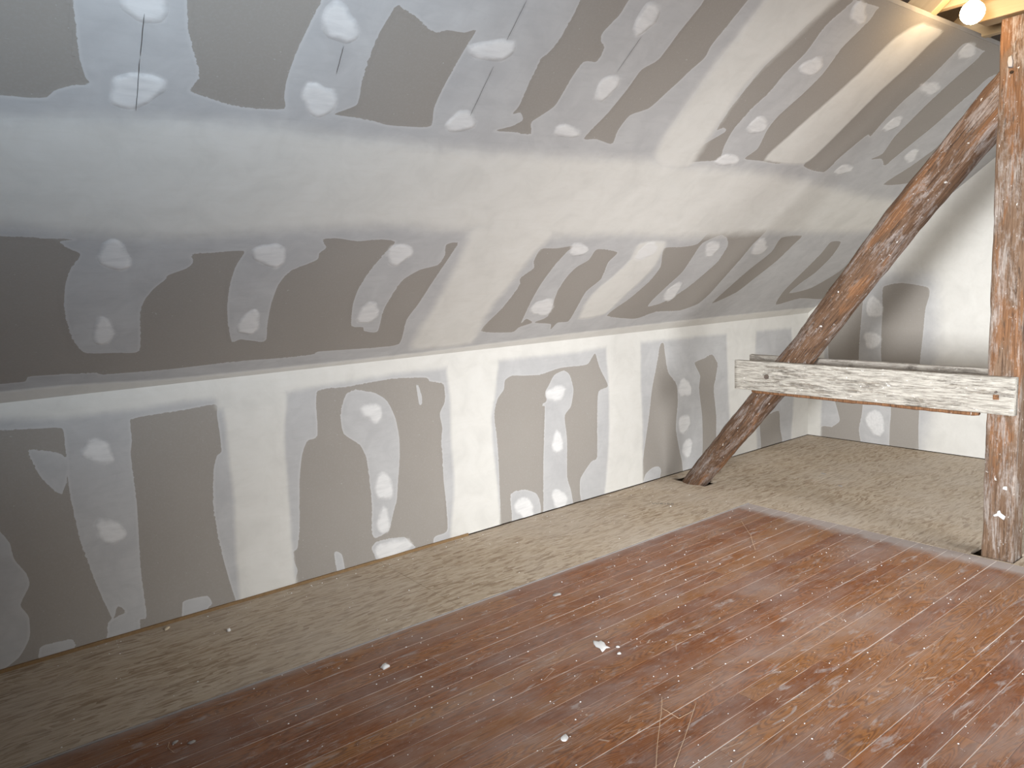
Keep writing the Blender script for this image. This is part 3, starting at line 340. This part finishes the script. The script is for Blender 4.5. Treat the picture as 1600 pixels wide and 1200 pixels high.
def sheet(pl, u0, u1, v0, v1, field, name, parent, base, thick, feather, step=.01):
    nu = max(2, int(math.ceil((u1-u0)/step))+1); nv = max(2, int(math.ceil((v1-v0)/step))+1)
    U, V = np.meshgrid(np.linspace(u0, u1, nu), np.linspace(v0, v1, nv), indexing='ij')
    sd = field(U, V)
    if pl == 'E': sd = np.minimum(sd, np.where(V < ZK + (YW-np.abs(U))*math.tan(ANG) + .03, 9, -.12))
    k = sd > -(feather*.5 + .006)
    cell = k[:-1, :-1] | k[1:, :-1] | k[:-1, 1:] | k[1:, 1:]
    if not cell.any(): return None
    idx = np.full(U.shape, -1); used = np.zeros(U.shape, bool)
    for a in (slice(None, -1), slice(1, None)):
        for b in (slice(None, -1), slice(1, None)): used[a, b] |= cell
    idx[used] = np.arange(used.sum())
    O, Ud, Vd, N = (np.array(q, float) for q in PLANES[pl])
    s = np.clip(sd[used]/max(feather, .01)+.5, 0, 1); s = s*s*(3-2*s)
    h = .0004 + (base + thick - .0004)*s if base > B0 else base + thick*s
    co = O + U[used][:, None]*Ud + V[used][:, None]*Vd + h[:, None]*N
    i, j = np.nonzero(cell)
    f = np.stack([idx[i, j], idx[i+1, j], idx[i+1, j+1], idx[i, j+1]], 1)
    if pl == 'C' or pl == 'K': pass
    nrm = np.cross(Ud, Vd)
    if nrm @ N < 0: f = f[:, ::-1]
    me = bpy.data.meshes.new(name)
    me.vertices.add(len(co)); me.vertices.foreach_set('co', co.ravel())
    me.loops.add(f.size); me.loops.foreach_set('vertex_index', f.ravel().astype(np.int32))
    me.polygons.add(len(f)); me.polygons.foreach_set('loop_start', np.arange(0, f.size, 4, dtype=np.int32))
    me.update(); me.validate()
    u, v = U[used], V[used]
    tk = np.full(u.shape, -1.0); sp = np.full(u.shape, -.05)
    for fe, p in ST[pl]: tk = np.maximum(tk, np.clip(sdf(p, u, v, max(.12, fe*1.5))/fe, -1, 1))
    for p in SS[pl]: sp = np.maximum(sp, sdf(p, u, v, .05))
    for nm, val in (('sd', bare(pl)(u, v)), ('tk', tk), ('sp', sp)):
        at = me.attributes.new(nm, 'FLOAT', 'POINT'); at.data.foreach_set('value', np.ascontiguousarray(val, dtype=np.float32))
    me.shade_smooth()
    return link(name, me, M['coat'], parent)
def bare(pl):
    def f(U, V):
        s = np.full(U.shape, -.12)
        for p in SP[pl]: s = np.maximum(s, sdf(p, U, V))
        for p in SH[pl]: s = np.minimum(s, -sdf(p, U, V))
        return -s
    return f
PAR = {'C': ceiling, 'K': wall_left, 'E': wall_end}
B0 = .0005
def cuts(a, b, mids): return [a] + [m for m in mids if a < m < b] + [b]
cc = cuts(XV, XE, [-.3, .3, .9, 1.49, 2.09, 2.7, 3.3, 3.9, 4.5, 5.1, 5.7, 6.3])
for a, b in zip(cc, cc[1:]):
    sheet('C', a, b, .2, .98, bare('C'), 'joint_compound', ceiling, B0, .0006, .004)
    sheet('C', a, b, 1.70, SMAX-.002, bare('C'), 'joint_compound', ceiling, B0, .0006, .004)
sheet('C', XV, XE, 0, .2, bare('C'), 'corner_compound', ceiling, B0, .0006, .004)
sheet('C', XV, XE, .98, 1.70, bare('C'), 'horizontal_joint_compound', ceiling, B0, .0006, .004)
ck = cuts(XV, XE, [-.4, .28, .93, 1.65, 2.35, 3.03, 3.73, 4.43, 5.1, 5.8])
for a, b in zip(ck, ck[1:]): sheet('K', a, b, .008, 1.0, bare('K'), 'joint_compound', wall_left, B0, .0006, .004)
sheet('K', XV, XE, 1.0, ZK-.001, bare('K'), 'corner_compound', wall_left, B0, .0006, .004)
for a, b in zip((-1.4, 1.1, 2.55, 3.35), (1.1, 2.55, 3.35, YW)): sheet('E', a, b, .007, min(4.3, max(zroof(a), zroof(b))), bare('E'), 'joint_compound', wall_end, B0, .0006, .004)
def box_of(p, m): return p[:, 0].min()-m, p[:, 0].max()+m, p[:, 1].min()-m, p[:, 1].max()+m
LIM = {'C': (XV, XE, 0, SMAX-.002), 'K': (XV, XE, .008, ZK-.001), 'E': (-1.4, YW, .007, 4.3)}
for pl in 'CKE':
    for i, (name, fe, poly) in enumerate(THICK[pl]):
        p = smooth(poly); u0, u1, v0, v1 = box_of(p, fe); L = LIM[pl]
        sheet(pl, max(u0, L[0]), min(u1, L[1]), max(v0, L[2]), min(v1, L[3]), lambda U, V, p=p: sdf(p, U, V, .2), name, PAR[pl], B0 + .0009 + .0002*i, .0006, fe, .01)
for pl, poly in SPOTS:
    p = smooth(poly, 3); u0, u1, v0, v1 = box_of(p, .02); L = LIM[pl]
    sheet(pl, max(u0, L[0]), min(u1, L[1]), max(v0, L[2]), min(v1, L[3]), lambda U, V, p=p: sdf(p, U, V, .2), 'screw_dab', PAR[pl], B0 + .0018, .0012, .024, .008)
for pl, a, b in CRACKS:
    d = np.array(b)-np.array(a); L = np.hypot(*d); nn = np.array([-d[1], d[0]])/L; V = []; K = 9
    for i in range(K+1):
        c = np.array(a)+d*i/K + nn*random.Random(i).uniform(-.0005, .0005); w = .0009 if 0 < i < K else .0003
        V += [onp(pl, *(c-nn*w), .0042), onp(pl, *(c+nn*w), .0042)]
    link('hairline_crack', mesh('hairline_crack', V, [(2*i, 2*i+1, 2*i+3, 2*i+2) for i in range(K)]), M['crack'], ceiling)
# thin cut edge where the slope lining ends under the roof
V, F = [], []
P0 = onp('C', 0, SMAX, .002); P1 = onp('C', 0, SMAX+.012, -.02)
link('edge_bead', mesh('edge_bead', [(XB, P0[1], P0[2]), (XE, P0[1], P0[2]), (XE, P1[1], P0[2]+.002), (XB, P1[1], P0[2]+.002), (XB, P0[1], P1[2]), (XE, P0[1], P1[2]), (XE, P1[1], P1[2]), (XB, P1[1], P1[2])],
    [(0, 1, 2, 3), (7, 6, 5, 4), (0, 4, 5, 1), (1, 5, 6, 2), (2, 6, 7, 3), (3, 7, 4, 0)]), pw_, ceiling)

# ------------------------------------------------------------------ floor finish
rng = random.Random(4)
YB, XF = 3.008, 4.385          # left edge and far end of the floorboards
BW = .0814
def board_mesh(x0, x1, y0, y1, z):
    c = .0007; V = []
    for zz, i in ((z-.02, 0), (z-c, 0), (z, c)):
        V += [(x0+i, y0+i, zz), (x1-i, y0+i, zz), (x1-i, y1-i, zz), (x0+i, y1-i, zz)]
    F = [(8, 9, 10, 11)]
    for k in (0, 4):
        for j in range(4): F.append((k+j, k+(j+1) % 4, k+4+(j+1) % 4, k+4+j))
    return mesh('floorboard', V, F)
row = 0; y1 = YB
while y1 > -1.6:
    y0 = y1 - BW; gap = rng.choice((.0008, .0012, .0018, .0022, .003, .0042))
    x = XF
    while x > XV + .02:
        L = rng.uniform(.9, 3.1)
        if x == XF: L = rng.uniform(.35, 2.9)
        xa = max(XV+.01, x - L)
        if xa - XV < .4: xa = XV+.01
        link('floorboard', board_mesh(xa+.0005, x-.0005, y0+gap, y1-.0004, rng.uniform(-.0008, 0)), M['board'], floor)
        x = xa
    y1 = y0; row += 1
link('joint_dust', box('joint_dust', (XV+.01, y1, -.012), (XF-.002, YB, -.0014)), M['seam'], floor)
link('trim_1', box('trim_1', (XV, YB+.002, -.02), (XF+.01, YB+.014, .0005)), M['lath'], kind='structure')
def holed(name, x0, x1, y0, y1, z0, z1, holes):
    xs = sorted({x0, x1, *[v for h in holes for v in h[:2] if x0 < v < x1]}); yy = sorted({y0, y1, *[v for h in holes for v in h[2:] if y0 < v < y1]})
    V, F = [], []
    bm = bmesh.new(); g = {}
    for x in xs:
        for y in yy: g[x, y] = bm.verts.new((x, y, z1))
    fs = []
    for a, b in zip(xs, xs[1:]):
        for c, d in zip(yy, yy[1:]):
            mx, my = (a+b)/2, (c+d)/2
            if any(h[0] < mx < h[1] and h[2] < my < h[3] for h in holes): continue
            fs.append(bm.faces.new((g[a, c], g[b, c], g[b, d], g[a, d])))
    for v in [v for v in bm.verts if not v.link_faces]: bm.verts.remove(v)
    r = bmesh.ops.extrude_face_region(bm, geom=fs)
    for e in r['geom']:
        if isinstance(e, bmesh.types.BMVert): e.co.z = z0
    bmesh.ops.recalc_face_normals(bm, faces=bm.faces)
    me = bpy.data.meshes.new(name); bm.to_mesh(me); bm.free(); return me
HB = (4.53, 4.70, 3.50, 3.83)      # cut-out round the brace foot
HP = (4.398, 4.575, 1.39, 1.607)        # cut-out round the post foot
for x0, x1, a, b, z in ((XV, -.55, YB+.018, YW, 0), (-.548, 1.95, YB+.018, YW, .0005), (1.952, 4.45, YB+.021, YW, 0), (4.453, XE, 2.975, YW, .0012), (4.3862, XE, 1.70, 2.972, .0004), (4.3862, XE, .45, 1.698, 0), (4.3862, XE, -1.6, .448, .0005)):
    link('strand_board_sheet', holed('strand_board_sheet', x0, x1, a, b, -.02, z, [HB, HP]), M['osb'], floor)
link('filler_strip', box('filler_strip', (4.3862, 2.975, -.02), (4.452, 3.024, .0004)), M['osb'], floor)
link('chipboard_rest', box('chipboard_rest', (XB, -YW, -.02), (XE, -1.642, .0)), M['osb'], floor)
link('floor_rest', box('floor_rest', (XB, -1.64, -.02), (XV-.002, YW, .0)), M['osb'], floor)
# batten showing at the foot of the knee wall
V, F = [], []; box_vf((XV, YW-.012, 0), (2.6, YW+.01, .016), V, F)
link('trim_2', mesh('trim_2', V, F), M['batten'], kind='structure')

# ------------------------------------------------------------------ timber frame
def rough(p, amp, f, seed): return amp * mnoise.noise(Vector((p[0]*f + seed, p[1]*f, p[2]*f*.35)))
def timber(name, w, d, L, seg, mat, seed, corner=.02, amp=.004, parent=None, taper=None, bend=None):
    """squared timber along local z, rounded rough corners"""
    prof = []
    for cx, cy, a0 in ((1, 1, 0), (-1, 1, 90), (-1, -1, 180), (1, -1, 270)):
        for k in range(4):
            a = R(a0 + k*30); prof.append((cx*(w/2-corner) + corner*math.cos(a), cy*(d/2-corner) + corner*math.sin(a)))
        nx, ny = {(1, 1): (-1, 1), (-1, 1): (-1, -1), (-1, -1): (1, -1), (1, -1): (1, 1)}[(cx, cy)]
        for t in (.25, .5, .75):
            p = (cx*(w/2-corner) + corner*math.cos(R(a0+90)), cy*(d/2-corner) + corner*math.sin(R(a0+90)))
            q = (nx*(w/2-corner) + corner*math.cos(R(a0+90)), ny*(d/2-corner) + corner*math.sin(R(a0+90)))
            prof.append((p[0]+(q[0]-p[0])*t, p[1]+(q[1]-p[1])*t))
    secs = []
    for i in range(seg+1):
        z = L*i/seg; s = taper(i/seg) if taper else 1; bx, by = bend(i/seg) if bend else (0, 0)
        ring = []
        for x, y in prof:
            x, y = x*s, y*s; r = rough((x, y, z), amp, 14, seed) + rough((x, y, z), amp*.7, 45, seed+9)
            l = math.hypot(x, y); ring.append((x + x/l*r + bx, y + y/l*r + by, z))
        secs.append(ring)
    return loft(name, secs)
post = link('post', None, loc=(4.487, 1.478, 0), label='squared rough-hewn brown roof post at the right edge of the attic', cat='post')
link('shaft', timber('shaft', .150, .150, 2.90, 110, None, 3.3, .014, .0045), M['post'], post, loc=(0, 0, -.1))
# plaster splash and hole on the post front
def blob(name, pts, th, seed, mat, parent=None, **kw):
    """little irregular lump: outline pts in local x,y; th thick"""
    n = len(pts); cx = sum(p[0] for p in pts)/n; cy = sum(p[1] for p in pts)/n; rg = random.Random(seed)
    V = [(x, y, 0) for x, y in pts] + [(cx+(x-cx)*.72, cy+(y-cy)*.72, th*rg.uniform(.55, 1)) for x, y in pts] + [(cx, cy, th), (cx, cy, 0)]
    F = [(i, (i+1) % n, n+(i+1) % n, n+i) for i in range(n)] + [(n+i, n+(i+1) % n, 2*n) for i in range(n)] + [((i+1) % n, i, 2*n+1) for i in range(n)]
    return link(name, mesh(name, V, F, True), mat, parent, **kw)
sp = blob('plaster_splash', [(.028, -.022), (.034, .002), (.012, .016), (.006, .03), (-.006, .026), (-.008, .012), (-.03, -.004), (-.022, -.012), (-.002, -.004)], .004, 3, M['white'], post, label='white plaster splash')
sp.rotation_euler = (R(90), 0, R(-90)); sp.location = (-.079, -.005, .245)
sp2 = blob('plaster_splash', [(.012, -.01), (.010, .012), (-.008, .01), (-.012, -.006)], .003, 5, M['white'], post)
sp2.rotation_euler = (R(90), 0, R(-90)); sp2.location = (-.079, -.03, .40)
sp3 = blob('plaster_splash', [(.012, -.03), (.014, .0), (.006, .034), (-.010, .028), (-.014, .002), (-.008, -.026)], .004, 6, M['lath'], post)
sp3.rotation_euler = (R(90), 0, R(-90)); sp3.location = (-.078, .022, 2.585)
kn = blob('knot_hole', [(.010*math.cos(a), .008*math.sin(a)) for a in (0, .8, 1.6, 2.4, 3.1, 3.9, 4.7, 5.5)], .002, 6, M['sub'], post, label='small dark knot hole')
kn.rotation_euler = (R(90), 0, R(-90)); kn.location = (-.0785, .014, 2.535)
# brace: round log, one end through the floor cut-out, the other against the post
pts = [Vector((4.60, 3.745, -.12)), Vector((4.590, 3.640, 0)), Vector((4.515, 2.664, 1.09)), Vector((4.512, 2.05, 1.868)), Vector((4.51, 1.60, 2.375)), Vector((4.51, 1.30, 2.70))]
brace = link('brace', None, loc=pts[1], label='round diagonal log brace leaning from floor up to the post', cat='brace')
ax = (pts[4]-pts[1]).normalized(); q = ax.to_track_quat('Z', 'X'); brace.rotation_mode = 'QUATERNION'; brace.rotation_quaternion = q
cum = [0]
for a, b in zip(pts, pts[1:]): cum.append(cum[-1]+(b-a).length)
secs = []; N = 120; mw = Matrix.Translation(pts[1]) @ q.to_matrix().to_4x4(); mat_inv = mw.inverted()
for i in range(N+1):
    s = cum[-1]*i/N; k = max(j for j in range(len(cum)-1) if cum[j] <= s+1e-9); t = (s-cum[k])/(cum[k+1]-cum[k])
    c = mat_inv @ (pts[k].lerp(pts[k+1], t)); rad = .086 + .028*min(1, s/3.1); ring = []
    for j in range(28):
        a = 2*math.pi*j/28
        r = rad*(1 - .05*max(0, math.cos(2*(a-.6)))**3) + rough((math.cos(a)*.1, math.sin(a)*.1, s), .006, 9, 2) + rough((math.cos(a)*.1, math.sin(a)*.1, s), .005, 38, 7)
        wv = mw @ Vector((c.x + r*math.cos(a), c.y + r*math.sin(a), c.z))
        if wv.y < 1.548:      # vertical cut against the post
            wv = wv - ax*((wv.y - 1.548)/ax.y)
        if wv.y < 1.9: wv.x = max(wv.x, 4.424)
        wv = mat_inv @ wv; ring.append(tuple(wv))
    secs.append(ring)
link('log', loft('log', secs), M['brace'], brace)
# front and rear rail planks clamping brace and post; local z runs along -y
def plank(name, w, h, L, seed, amp=.0022):
    return timber(name, h, w, L, 70, None, seed, .004, amp)
def rail(label, x, y0, z0, y1, z1, w, h, mat, seed, nm):
    d = Vector((0, y1-y0, z1-z0)); o = link(nm, None, loc=(x, y0, z0), label=label, cat='rail')
    o.rotation_mode = 'QUATERNION'
    zax = d.normalized(); xax = Vector((0, -zax.z, zax.y))*-1; yax = zax.cross(xax)
    o.rotation_quaternion = Matrix((xax, yax, zax)).transposed().to_quaternion()
    link('plank', plank('plank', w, h, d.length, seed), mat, o); return o
fr = rail('thick whitewashed horizontal plank clamping brace and post, nearest the camera', 4.386, 3.103, .911, 1.406, .9015, .046, .200, M['rail'], 5.5, 'rail_plank')
rr = rail('thin grey rear plank behind the whitewashed rail, only its top edge showing', 4.642, 3.16, .925, 1.56, .911, .04, .195, M['rail2'], 8.1, 'rail_plank')
# bark edge hanging below the front plank
V, F = [], []; n = 46; rg = random.Random(8)
for i in range(n+1):
    y = 2.975 - (2.975-1.575)*i/n; zt = .812 + (.802-.812)*i/n; dp = .022 + .006*mnoise.noise(Vector((y*5, 0, 0))) + .003*mnoise.noise(Vector((y*30, 3, 0)))
    if i in (0, n): dp *= .8
    for x, z in ((4.372, zt), (4.372, zt-dp*.8), (4.385, zt-dp), (4.402, zt-dp*.7), (4.402, zt)): V.append((x-4.386, y-3.103, z-.911))
for i in range(n):
    for j in range(5): a, b = i*5+j, i*5+(j+1) % 5; F.append((a, a+5, b+5, b))
F += [tuple(range(5)), tuple(reversed(range(n*5, n*5+5)))]
be = mesh('bark_edge', V, F, True)
bo = link('bark_edge', be, M['bark'], fr, label='orange-brown rough bark edge')
bo.matrix_parent_inverse = fr.rotation_quaternion.to_matrix().to_4x4().inverted()
def cyl(name, r, h, n=20, r2=None):
    r2 = r if r2 is None else r2
    V = [(r*math.cos(2*math.pi*i/n), r*math.sin(2*math.pi*i/n), 0) for i in range(n)] + [(r2*math.cos(2*math.pi*i/n), r2*math.sin(2*math.pi*i/n), h) for i in range(n)]
    return mesh(name, V, [tuple(reversed(range(n))), tuple(range(n, 2*n))] + [(i, (i+1) % n, n+(i+1) % n, n+i) for i in range(n)])
def at_world(o, parent, loc, rot):
    o.parent = parent; pm = Matrix.Translation(parent.location) @ parent.rotation_quaternion.to_matrix().to_4x4()
    o.matrix_parent_inverse = pm.inverted(); o.location = loc; o.rotation_euler = rot
w = link('bolt', cyl('bolt', .016, .010), M['metal']); at_world(w, fr, (4.362, 2.85, .911), (0, R(-90), 0))
w = link('nail', cyl('nail', .006, .012, 10), M['metal']); at_world(w, fr, (4.362, 1.49, .922), (0, R(-90), 0))
w = link('wooden_peg', box('wooden_peg', (-.013, -.013, 0), (.013, .013, .008)), M['bark']); at_world(w, fr, (4.362, 1.49, .895), (0, R(-90), .1))

# ------------------------------------------------------------------ new timbers above the post, lamp
def beam(nm, label, a, b, w, h, mat, cat='beam', part=None):
    a, b = Vector(a), Vector(b); d = b-a; L = d.length
    o = link(nm, None, loc=a, label=label, cat=cat); o.rotation_mode = 'QUATERNION'
    yax = d.normalized(); xax = yax.cross(Vector((0, 0, 1))).normalized(); zax = xax.cross(yax)
    o.rotation_quaternion = Matrix((xax, yax, zax)).transposed().to_quaternion()
    me = box(part or 'plank', (-w/2, 0, -h/2), (w/2, L, h/2))
    bm = bmesh.new(); bm.from_mesh(me); bmesh.ops.bevel(bm, geom=bm.edges, offset=.003, segments=1, affect='EDGES'); bm.to_mesh(me); bm.free()
    link(part or 'plank', me, mat, o); return o
NR = Vector((0, SA, CA))
r0 = Vector(onp('C', 4.20, SMAX-.35, -.085)); r1 = Vector(onp('C', 4.20, 4.75, -.085))
beam('rafter', 'pale new rafter rising out of sight behind the slope lining', r0, r1, .06, .14, M['newwood'], 'rafter')
beam('collar_beam', 'pale new collar plank lit by the lamp, above the post', (4.27, 1.98, 2.955), (4.27, -1.98, 2.955), .05, .14, M['newwood'])
beam('cross_beam', 'pale heavy beam lying on top of the post', (4.47, 1.66, 2.872), (4.47, -1.6, 2.872), .12, .11, M['newwood'])
r0 = Vector(onp('C', 4.90, SMAX-.35, -.085)); r1 = Vector(onp('C', 4.90, 4.75, -.085))
beam('rafter', 'second pale rafter behind the lamp, next to the post', r0, r1, .06, .14, M['newwood'], 'rafter')
beam('collar_beam', 'pale collar plank farther back, just left of the post top', (4.83, 1.95, 2.915), (4.83, -1.95, 2.915), .05, .14, M['newwood'])
lamp = link('lamp', None, loc=(4.12, 1.57, 2.79), label='glowing round bare bulb hanging beside the post top', cat='lamp')
def uv(name, r, n=20, m=12):
    bm = bmesh.new(); bmesh.ops.create_uvsphere(bm, u_segments=n, v_segments=m, radius=r); me = bpy.data.meshes.new(name); bm.to_mesh(me); bm.free(); me.shade_smooth(); return me
gm = bpy.data.materials.new('glowing_bulb_glass'); gm.use_nodes = True; nt = gm.node_tree; nt.nodes.clear()
e = nt.nodes.new('ShaderNodeEmission'); e.inputs[0].default_value = (1, .72, .40, 1); e.inputs[1].default_value = 66
oo = nt.nodes.new('ShaderNodeOutputMaterial'); nt.links.new(e.outputs[0], oo.inputs[0])
link('bulb', uv('bulb', .053), gm, lamp)
link('socket', cyl('socket', .02, .06), M['black'], lamp, loc=(0, 0, .055))
link('cord', cyl('cord', .004, .7, 8), M['black'], lamp, loc=(0, 0, .11))

# ------------------------------------------------------------------ crumbs, shavings and straws on the floor
def irregular(r, n, seed, ax=1.0):
    rg = random.Random(seed)
    return [(r*ax*math.cos(2*math.pi*i/n)*rg.uniform(.7, 1.15), r*math.sin(2*math.pi*i/n)*rg.uniform(.7, 1.15)) for i in range(n)]
def crumb(x, y, r, th, seed, label, mat='white', rz=0, ax=1.0, name='plaster_crumb', cat='crumb'):
    return blob(name, irregular(r, 9, seed, ax), th, seed, M[mat], label=label, cat=cat, loc=(x, y, .0006)).__setattr__('rotation_euler', (0, 0, rz))
crumb(1.371, 2.755, .020, .010, 1, 'largest white plaster chip on the left floorboards', rz=.6, ax=1.3)
crumb(.972, 3.598, .010, .012, 2, 'small white plaster pebble on the left part of the strand board')
crumb(.750, 3.845, .013, .008, 3, 'beige curled shaving against the knee wall foot', 'beige', .8, 1.8, 'wood_shaving', 'shaving')
crumb(2.396, 2.80, .020, .005, 4, 'pale smeared dab of plaster near the edge of the floorboards', 'lath', .3, 1.4)
crumb(3.964, 3.36, .007, .004, 5, 'tiny plaster crumb near the brace foot')
crumb(1.60, 1.86, .014, .004, 6, 'flat white plaster flake at the bottom of the floorboards', ax=1.8, rz=.7)
crumb(.578, 2.758, .012, .004, 8, 'ring-shaped pale flake at the lower left of the boards', 'lath', 0, 1.5)
crumb(.53, 2.80, .010, .004, 9, 'pale flake left of the ring-shaped flake', 'lath', .4, 1.6)
crumb(5.44, 3.05, .016, .002, 10, 'thin pale chip on the strand board behind the rail', 'lath', 1.2, 2.2)
crumb(5.20, 2.78, .012, .002, 11, 'second thin pale chip behind the rail, nearer the middle', 'lath', 1.0, 2.4)
sx, sy = 2.168, 2.262
splat = [(.0, .075), (.028, .045), (.052, .05), (.055, .012), (.04, -.03), (.052, -.062), (.02, -.055), (-.004, -.072), (-.03, -.085), (-.018, -.04), (-.03, -.01), (-.022, .03), (-.012, .05)]
o = blob('plaster_splat', [(x*.62, y*.72) for x, y in splat], .005, 7, M['white'], label='wide flattened white plaster splat in the middle of the floorboards', cat='splat', loc=(sx, sy, .0006)); o.rotation_euler = (0, 0, -.25)
crumb(2.218, 2.195, .010, .004, 12, 'white crumb just right of the plaster splat', ax=.9)
crumb(2.180, 2.150, .010, .004, 13, 'lower white crumb right of the plaster splat', ax=1.2)
def straw(ptsxy, label, seed, r=.0008, group=None):
    rg = random.Random(seed); secs = []
    P = [Vector((x, y, .0022 + .003*rg.random())) for x, y in ptsxy]; K = 6; path = []
    for a, b in zip(P, P[1:]):
        for i in range(K): path.append(a.lerp(b, i/K) + Vector((rg.uniform(-.001, .001), rg.uniform(-.001, .001), 0)))
    path.append(P[-1])
    for i, p in enumerate(path):
        t = (path[min(i+1, len(path)-1)]-path[max(i-1, 0)]).normalized(); s = t.cross(Vector((0, 0, 1))).normalized()
        secs.append([p + s*r*math.cos(a) + Vector((0, 0, 1))*r*math.sin(a) for a in (0, 1.57, 3.14, 4.71)])
    link('straw', loft('straw', secs), M['straw'], label=label, cat='straw', group=group)
straw([(2.05, 1.80), (1.989, 1.749), (1.808, 1.613), (1.70, 1.527)], 'left one of two long straws lying across the lower boards', 1)
straw([(2.11, 1.684), (1.958, 1.602), (1.757, 1.498)], 'right one of two long straws lying across the lower boards', 2)
straw([(1.992, 1.751), (1.984, 1.663), (2.061, 1.66)], 'bent straw touching both long straws at their upper ends', 3)
straw([(.514, 2.815), (.50, 2.78), (.51, 2.733)], 'short curled straw near the lower left edge of the boards', 4)
straw([(4.02, 2.82), (3.83, 2.62), (3.634, 2.454)], 'pale straw lying diagonally near the far corner of the boards', 5)
# countless fine crumbs
rg = random.Random(77); V, F = [], []
for i in range(1500):
    if rg.random() < .75: x = rg.uniform(.2, 4.35); y = rg.uniform(.6, 3.0)
    else: x = rg.uniform(.2, 6.5); y = rg.choice((rg.uniform(3.03, 3.88), rg.uniform(3.8, 3.88)))
    r = .0012 + .0038*rg.random()**3; n = 5; i0 = len(V); a0 = rg.random()*6; k = rg.uniform(.5, 1)
    for j in range(n):
        a = a0 + 2*math.pi*j/n; V.append((x + r*math.cos(a), y + r*k*math.sin(a), .0005))
    V.append((x, y, .0005 + r*.7))
    F += [(i0+j, i0+(j+1) % n, i0+n) for j in range(n)]
link('plaster_grit', mesh('plaster_grit', V, F), M['white'], kind='stuff', label='fine white plaster grit scattered over boards and strand board', cat='grit')
# faint ink stamp on the strand board
fc = bpy.data.curves.new('stamp', 'FONT'); fc.body = 'WEISS'; fc.size = .055; fc.align_x = 'CENTER'; fc.extrude = .0001; fc.space_character = 1.1
so = bpy.data.objects.new('ink_stamp', fc); COL.objects.link(so); so.location = (3.96, 3.43, .0010); so.rotation_euler = (0, 0, R(-38))
bpy.context.view_layer.update()
sm = bpy.data.meshes.new_from_object(so); bpy.data.objects.remove(so)
inv = plain('faded_grey_ink', (.26, .24, .21), .9, .1)
link('ink_stamp', sm, inv, floor, loc=(3.96, 3.43, .0010)).rotation_euler = (0, 0, R(-52))
